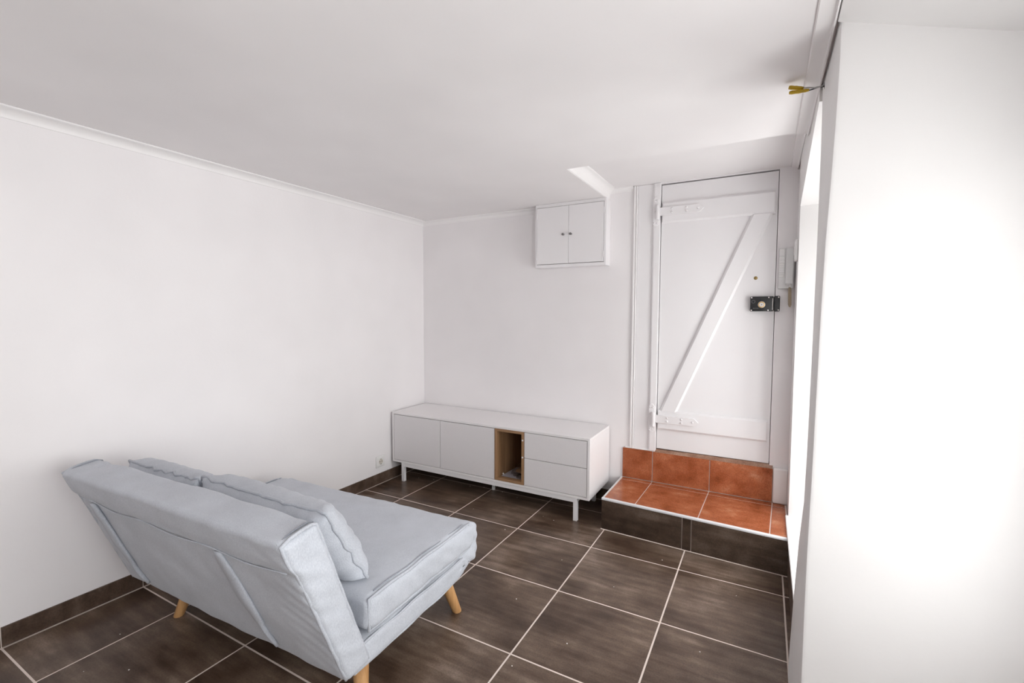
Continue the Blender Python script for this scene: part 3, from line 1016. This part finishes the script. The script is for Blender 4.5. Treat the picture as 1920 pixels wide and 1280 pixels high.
# ------------------------------------------------------------------ capped wires in the pier
wires = thing('capped_wires', 'loose wires with yellow taped ends sticking out of the wall under the ceiling', 'wires', (2.616, -0.56, 1.962))
wy, wz = -0.56, 1.974
obj('hole', lathe((2.6195, wy, wz), (-1, 0, 0), [(0.010, 0), (0.010, 0.004), (0.0, 0.004)], 10), M['wiredark'], wires)
obj('wire', tube([(2.622, wy, wz), (2.606, wy - 0.002, wz - 0.001), (2.590, wy, wz - 0.001), (2.572, wy - 0.002, wz + 0.003), (2.556, wy, wz + 0.006)], 0.0022, 8), M['wiregrey'], wires, smooth=True)
obj('wire', tube([(2.622, wy + 0.004, wz - 0.002), (2.602, wy + 0.002, wz), (2.585, wy + 0.003, wz - 0.003), (2.565, wy - 0.003, wz - 0.008)], 0.0020, 8), M['wiredark'], wires, smooth=True)


def tape_end(p0, p1, rr):
    a, b_ = Vector(p0), Vector(p1)
    path = [a.lerp(b_, k / 6) for k in range(7)]
    bm = tube(path, lambda i: rr * (0.72, 1.0, 0.93, 1.05, 0.98, 1.08, 0.80)[i], 8)
    for v in bm.verts:
        v.co.y += (v.co.y - a.y) * 0.25
        v.co += noise.noise_vector(v.co * 90) * 0.0012
    return obj('tape_wrap', bm, M['tape'], wires, smooth=True)


tape_end((2.560, wy, wz + 0.004), (2.519, wy + 0.004, wz + 0.018), 0.0062)
tape_end((2.575, wy - 0.003, wz - 0.006), (2.520, wy - 0.006, wz - 0.004), 0.0056)

# ------------------------------------------------------------------ sofa bed
random.seed(4)
W = 1.21
ROT = rad(2.0)
SO = Vector((0.828, -1.452, 0))
sofa = thing('sofa_bed', 'pale blue-grey fabric folding sofa bed with splayed wooden legs', 'sofa', SO, rotz=ROT)


def soft_box(nx, ny, nz, r, fn, seg=3):
    """rounded box in [-1,1]^3 style parameters mapped by fn(p, n) with true-size rounding r (fractions per axis)"""
    b = bmesh.new()
    vs = {}

    def key(p):
        return (round(p[0], 5), round(p[1], 5), round(p[2], 5))

    def vert(p):
        k = key(p)
        if k not in vs:
            q = Vector(p)
            inner = Vector([max(-1 + r[i], min(1 - r[i], q[i])) for i in range(3)])
            d = Vector([(q[i] - inner[i]) / r[i] if r[i] > 0 else 0 for i in range(3)])
            mx = max(abs(d[0]), abs(d[1]), abs(d[2]))
            n = d.normalized() if d.length > 1e-9 else Vector((0, 0, 0))
            if mx > 1e-9:
                pos = Vector([inner[i] + n[i] * r[i] * mx for i in range(3)])
            else:
                pos = q
            vs[k] = b.verts.new(fn(pos, n))
        return vs[k]

    def ticks(n, rr):
        t = []
        for k in range(seg):
            t.append(-1 + rr * k / seg)
        for k in range(n + 1):
            t.append(-1 + rr + (2 - 2 * rr) * k / n)
        for k in range(1, seg + 1):
            t.append(1 - rr + rr * k / seg)
        return t
    tk = [ticks(n, rr) for n, rr in zip((nx, ny, nz), r)]
    for ax in range(3):
        a1, a2 = [i for i in range(3) if i != ax]
        for s in (-1, 1):
            for i in range(len(tk[a1]) - 1):
                for j in range(len(tk[a2]) - 1):
                    quad = []
                    for (ii, jj) in ((i, j), (i + 1, j), (i + 1, j + 1), (i, j + 1)):
                        p = [0, 0, 0]
                        p[ax] = s
                        p[a1] = tk[a1][ii]
                        p[a2] = tk[a2][jj]
                        quad.append(vert(p))
                    if len(set(quad)) == 4:
                        b.faces.new(quad if s > 0 else quad[::-1])
    return b


def wr_noise(p, s, a):
    return a * noise.noise(Vector(p) * s)


# profile corners of the reclined back (y, z): bottom back, bottom front, top front, top back
PB0, PB1, PT1, PT0 = (0.0, 0.166), (0.100, 0.172), (-0.088, 0.694), (-0.200, 0.676)


def back_map(u, v):
    """u: 0 back .. 1 front, v: 0 bottom .. 1 top"""
    y = (PB0[0] * (1 - u) + PB1[0] * u) * (1 - v) + (PT0[0] * (1 - u) + PT1[0] * u) * v
    z = (PB0[1] * (1 - u) + PB1[1] * u) * (1 - v) + (PT0[1] * (1 - u) + PT1[1] * u) * v
    return y, z


def back_fn(p, n):
    u, v = (p.y + 1) / 2, (p.z + 1) / 2
    y, z = back_map(u, v)
    x = p.x * W / 2
    # padded faces bulge, the capped top is fuller than the body below the seam
    k = (1 - p.x ** 4)
    puff = 0.010 * k * (1 - abs(2 * v - 1) ** 3)
    y += (1 if p.y > 0.5 else -1 if p.y < -0.5 else 0) * puff
    if v > 0.80:
        cap = min(1, (v - 0.80) / 0.05)
        y += -0.010 * cap if p.y < 0 else 0
        z += 0.006 * k * cap
    x += (0.006 * (1 - (2 * v - 1) ** 2) * (1 - (2 * u - 1) ** 2)) * (1 if p.x > 0 else -1) * (abs(p.x) > 0.97)
    w = Vector((x, y, z))
    # diagonal pull folds near the ends
    e = max(0, abs(p.x) - 0.70) / 0.30
    ph_ = 3.0 * noise.noise(Vector((x * 5, y * 5, z * 5)))
    fold = 0.0028 * e * sin((abs(x) * 0.9 + z * 1.3) * 88 + ph_) * (0.4 + 0.6 * abs(noise.noise(Vector((x * 3, z * 7, 2)))) * 2)
    if abs(p.x) > 0.985:      # creases across the end panel
        fold = 0.0022 * sin(z * 105 + (y + 0.4 * z) * 40 + ph_) * (0.3 + abs(noise.noise(Vector((y * 8, z * 6, 5)))) * 1.4)
    fold *= max(0.0, min(1.0, (v - 0.03) / 0.12))
    nv = Vector((n.x, n.y, n.z))
    w += nv * (fold + wr_noise(w, 7, 0.006) + wr_noise(w, 18, 0.0018))
    return w


o = obj('backrest', soft_box(110, 8, 46, (0.045, 0.36, 0.085), back_fn, 5), M['fabric'], sofa, smooth=True, local=True)
backrest = o


def side_loop(x, inset, n=14):
    """rounded outline of the back's end panel"""
    pts = []
    for u, v in [(inset, t_) for t_ in [k / n for k in range(n + 1)]]:
        y, z = back_map(u * 0.3, 0.02 + v * 0.965)
        pts.append((y, z, u, v))
    return pts


def back_edge_path(x, u0, u1, vmax=0.985, vmin=0.02, n=22, off=0.004):
    """seam up the rear edge of the end panel, across the top and down its front edge"""
    path = []
    for k in range(n + 1):
        v = vmin + (vmax - vmin) * k / n
        y, z = back_map(u0, v)
        if v > 0.80:
            y -= 0.010 * min(1, (v - 0.80) / 0.05)
        path.append(Vector((x + 0.0015 * sin(v * 40), y + (0.002 if 0 else 0), z)))
    for k in range(1, 6):
        u = u0 + (u1 - u0) * k / 6
        y, z = back_map(u, vmax)
        path.append(Vector((x, y, z + 0.006 + 0.004 * sin(pi * k / 6))))
    for k in range(n + 1):
        v = vmax - (vmax - vmin) * k / n
        y, z = back_map(u1, v)
        path.append(Vector((x + 0.0012 * sin(v * 37), y, z)))
    return path


for s in (-1, 1):
    pth = back_edge_path(s * (W / 2 - 0.009), 0.055, 0.945)
    obj('piping', tube(pth, 0.0052, 8), M['piping'], backrest, smooth=True, local=True)
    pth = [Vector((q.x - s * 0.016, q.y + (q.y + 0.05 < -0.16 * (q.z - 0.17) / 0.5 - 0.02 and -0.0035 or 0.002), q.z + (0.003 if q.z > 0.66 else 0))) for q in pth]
    obj('seam_shade_line', tube(pth, 0.0024, 6), M['seam_shade'], backrest, smooth=True, local=True)

# stitched lower edge of the cap across the rear face
pth = []
for k in range(41):
    x = -W / 2 + 0.035 + (W - 0.07) * k / 40
    y, z = back_map(0.0, 0.80)
    pth.append((x, y - 0.0118 + 0.0025 * (abs(2 * k / 40 - 1) ** 3) * 3, z - 0.002 + 0.004 * sin(k * 0.5)))
obj('cap_seam', tube(pth, 0.0020, 6), M['piping'], backrest, smooth=True, local=True)


def strap(x0, x1, w0, w1):
    """flat fabric strap down the rear of the back"""
    rings = []
    n = 20
    for k in range(n + 1):
        f = k / n
        v = 0.795 - 0.72 * f
        y, z = back_map(0.0, v)
        puff = 0.010 * (1 - abs(2 * v - 1) ** 3)
        xc = x0 + (x1 - x0) * f
        w = w0 * (0.55 + 0.45 * sin(pi * min(1, f / 0.72))) if f < 0.72 else w1
        lift = 0.007 + 0.002 * sin(f * pi) + 0.0015 * sin(f * 17)
        yy = y - puff - 0.003
        rings.append([(xc - w, yy, z), (xc - w * 0.92, yy - lift * 0.9, z), (xc, yy - lift, z), (xc + w * 0.92, yy - lift * 0.9, z), (xc + w, yy, z), (xc, yy + 0.012, z)])
    return obj('strap', loft(rings), M['piping'], backrest, smooth=True, local=True)


strap(-0.455, -0.430, 0.026, 0.004)
strap(0.285, 0.325, 0.030, 0.004)

# lower mattress layer on the frame
LZ0, LZ1 = 0.158, 0.244


def rect_map(y0, y1, z0, z1, half):
    return lambda p: Vector((p.x * half, (y0 + y1) / 2 + p.y * (y1 - y0) / 2, (z0 + z1) / 2 + p.z * (z1 - z0) / 2))


lowmap = rect_map(0.030, 0.700, LZ0, LZ1, W / 2 - 0.006)


def low_fn(p, n):
    w = lowmap(p)
    w.z += 0.006 * (1 - p.x ** 4) * (1 - p.y ** 4) * (1 if p.z > 0.5 else -0.4 if p.z < -0.5 else 0)
    if p.z < 0:
        w.z += 0.035 * max(0, (p.y - 0.45) / 0.55) ** 2
    w += n * (wr_noise(w, 11, 0.004) + wr_noise(w, 34, 0.0012))
    return w


low = obj('base_cushion', soft_box(40, 24, 5, (0.035, 0.06, 0.42), low_fn, 3), M['fabric'], sofa, smooth=True, local=True)

# upper mattress layer
UZ0, UZ1 = 0.258, 0.374
upmap = rect_map(0.088, 0.722, UZ0, UZ1, W / 2 - 0.002)


def up_fn(p, n):
    w = upmap(p)
    w.z += 0.010 * (1 - p.x ** 4) * (1 - p.y ** 4) * (1 if p.z > 0.5 else -0.3 if p.z < -0.5 else 0)
    if p.z > 0:
        w.z -= 0.010 * max(0, (p.y - 0.5) / 0.5) ** 2
    w.x += (0.006 * (1 - p.z ** 2)) * (1 if p.x > 0.9 else -1 if p.x < -0.9 else 0)
    w += n * (wr_noise(w, 7, 0.005) + wr_noise(w, 24, 0.0016))
    if abs(p.x) > 0.97:
        w.x += 0.0014 * sin(w.y * 60 + w.z * 90 + 4 * noise.noise(w * 6)) * (1 if p.x > 0 else -1)
    return w


upc = obj('seat_cushion', soft_box(60, 40, 8, (0.048, 0.12, 0.46), up_fn, 5), M['fabric'], sofa, smooth=True, local=True)

# the fabric fold wrapping both layers at the front
fmap = rect_map(0.615, 0.752, 0.184, 0.356, W / 2 - 0.004)


def fold_fn(p, n):
    w = fmap(p)
    w.y += 0.012 * (1 - p.z ** 2) * (1 if p.y > 0 else 0)
    g = max(0, abs(p.x) - 0.90) / 0.10
    w.x -= (1 if p.x > 0 else -1) * 0.018 * g * max(0, 1 - abs(p.z) * 2.4) * (1 if p.y < 0.4 else 0.2)
    f = 0.003 * sin(w.z * 120 + w.y * 90) * g
    w += n * (f + wr_noise(w, 12, 0.005) + wr_noise(w, 40, 0.002))
    return w


obj('front_fold', soft_box(40, 5, 10, (0.04, 0.55, 0.42), fold_fn, 4), M['fabric'], sofa, smooth=True, local=True)


# piping on the ends of the seat layers
def layer_loop(mp, half_x, ins_y, z_in, rise=False, y0=-1, y1=1):
    pts = []
    for s, (pa, pb) in enumerate((((y0 + ins_y, 1), (y1 - ins_y, 1)), ((y1 - ins_y, -1), (y0 + ins_y, -1)))):
        for k in range(19):
            f = k / 18
            py = pa[0] + (pb[0] - pa[0]) * f
            pz = pa[1] * z_in
            w = mp(Vector((half_x, py, pz)))
            if rise and pz < 0:
                w.z += 0.035 * max(0, (py - 0.45) / 0.55) ** 2
            w += Vector((0.0015 * sin(f * 23 + s), 0, 0.0016 * sin(f * 15 + s)))
            pts.append(w)
    return pts


for s in (-1, 1):
    lp = layer_loop(upmap, s * 0.990, 0.03, 0.90, y1=0.90)
    obj('piping', tube(lp, 0.0052, 8, True), M['piping'], upc, smooth=True, local=True)
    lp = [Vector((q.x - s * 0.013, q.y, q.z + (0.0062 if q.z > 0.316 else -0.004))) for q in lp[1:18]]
    obj('seam_shade_line', tube(lp, 0.0022, 6), M['seam_shade'], upc, smooth=True, local=True)
    lp = layer_loop(lowmap, s * 0.990, 0.03, 0.86, True, y1=0.84)
    obj('piping', tube(lp, 0.0042, 8, True), M['piping'], low, smooth=True, local=True)

obj('underside', box(-W / 2 + 0.06, W / 2 - 0.06, 0.06, 0.60, 0.150, 0.170, 0.004), M['underside'], sofa, local=True)

# four splayed legs
for (bx_, by_, tx_, ty_) in ((-0.452, 0.090, -0.405, 0.135), (0.566, 0.092, 0.520, 0.135), (-0.452, 0.660, -0.405, 0.610), (0.562, 0.640, 0.520, 0.595)):
    prof_l = []
    p0, p1 = Vector((bx_, by_, 0.0)), Vector((tx_, ty_, 0.172))
    path = [p0, p0.lerp(p1, 0.02), p0.lerp(p1, 0.5), p1]
    lgb = bmesh.new()
    n = 18
    rr_ = (0.0185, 0.0200, 0.0240, 0.0280)
    rings = [[(p.x + r_ * cos(2 * pi * k / n), p.y + r_ * sin(2 * pi * k / n), p.z) for k in range(n)] for p, r_ in zip(path, rr_)]
    lg = obj('leg', loft(rings), M['legwood'], sofa, local=True)
    smooth_by_angle(lg, 50)


# ------------------------------------------------------------------ two back cushions of the sofa
def pillow(name, label, centre, wid, hei, thick, tilt, yaw, seed):
    """knife-edged cushion leaning on the back; local x width, z height, y thickness (front +)"""
    root = thing(name, label, 'cushion', centre, rotz=yaw, group='loose cushions on the sofa bed')
    root.rotation_euler = (tilt, 0, yaw)
    n1, n2 = 44, 26

    def rim(u, v):
        # outline slightly drawn in between the corners
        x = u * wid / 2 * (1 - 0.035 * (1 - abs(v) ** 2.5) * abs(u))
        z = v * hei / 2 * (1 - 0.06 * (1 - abs(u) ** 3) * abs(v)) + hei / 2
        return x, z
    b = bmesh.new()
    g = {}
    for side in (-1, 1):
        for i in range(n1 + 1):
            for j in range(n2 + 1):
                u, v = sin((i / n1 - 0.5) * pi), sin((j / n2 - 0.5) * pi)
                x, z = rim(u, v)
                t_ = thick / 2 * (max(0, 1 - abs(u) ** 9) ** 0.5) * (max(0, 1 - abs(v) ** 5) ** 0.5) * (0.86 + 0.14 * (1 - u * u) * (1 - v * v))
                edge = max(abs(u), abs(v))
                wr_ = 0.0
                if edge < 0.999:
                    ee = max(0, (edge - 0.55)) / 0.45
                    wr_ = 0.0050 * ee * sin((x * 95 if abs(v) > abs(u) else z * 95) + 3 * noise.noise(Vector((x * 9, z * 9, seed))))
                    wr_ += 0.006 * noise.noise(Vector((x * 6, z * 6, seed + side)))
                rimv = edge > 0.999
                k = (i, j, 0 if rimv else side)
                if k not in g:
                    g[k] = b.verts.new((x, 0 if rimv else side * (t_ + wr_ * min(1, t_ / 0.01)), z))
    for side in (-1, 1):
        for i in range(n1):
            for j in range(n2):
                q = []
                for a, c in ((i, j), (i + 1, j), (i + 1, j + 1), (i, j + 1)):
                    k = (a, c, 0) if (a, c, 0) in g else (a, c, side)
                    q.append(g[k])
                b.faces.new(q if side < 0 else q[::-1])
    body = obj('cover', b, M['fabric'], root, smooth=True, local=True)
    # crumpled welt round the edge
    pth = []
    seq = [(-1 + 2 * k / 30, 1) for k in range(30)] + [(1, 1 - 2 * k / 18) for k in range(18)] + [(1 - 2 * k / 30, -1) for k in range(30)] + [(-1, -1 + 2 * k / 18) for k in range(18)]
    for k, (u, v) in enumerate(seq):
        x, z = rim(u, v)
        pth.append(Vector((x, 0.012 * noise.noise(Vector((k * 0.45, seed, 0))), z)) + Vector((0, 0.0, 0.006 * noise.noise(Vector((k * 0.6, 1, seed))))))
    obj('welt', tube(pth, 0.0055, 7, True), M['piping'], body, smooth=True, local=True)
    return root


def sofa_to_world(x, y, z):
    return Vector((SO.x + x * cos(ROT) - y * sin(ROT), SO.y + x * sin(ROT) + y * cos(ROT), z))


TILT = rad(30)
pillow('sofa_cushion', 'pale blue-grey loose cushion at the near right end of the sofa bed', sofa_to_world(0.200, 0.176, 0.384), 0.65, 0.320, 0.160, TILT, ROT + rad(-1.5), 1.0)
pillow('sofa_cushion', 'pale blue-grey loose cushion half hidden behind the far left of the backrest', sofa_to_world(-0.366, 0.165, 0.384), 0.465, 0.315, 0.150, TILT, ROT + rad(0.5), 7.0)

# ------------------------------------------------------------------ plaster dust on the floor
random.seed(11)
db = bmesh.new()
spots = [(0.12, -1.10), (0.30, -1.55), (0.42, -1.70), (0.18, 0.37), (0.24, 0.44), (0.30, 0.40), (0.62, 0.42), (0.72, 0.45), (0.88, 0.44), (1.02, 0.40),
         (1.30, 0.22), (1.38, 0.20), (1.90, -0.30), (1.55, -0.60), (0.55, -1.62), (2.30, -0.55), (1.85, -0.75), (2.05, 0.05), (0.75, -1.60), (1.72, -0.95),
         (2.40, -0.10), (1.60, -0.20), (0.86, 0.10), (1.18, -0.05)]
for (x, y) in spots:
    r_ = random.uniform(0.0014, 0.0032)
    bb_ = bmesh.new()
    bmesh.ops.create_icosphere(bb_, subdivisions=1, radius=r_)
    for v in bb_.verts:
        v.co = Vector((x + v.co.x * random.uniform(0.8, 1.5), y + v.co.y * random.uniform(0.8, 1.5), r_ * 0.5 + v.co.z * 0.6))
    merge(db, bb_)
tag(obj('plaster_crumbs', db, M['crumb']), 'tiny white plaster crumbs scattered over the dark floor', 'crumbs', None, 'stuff')
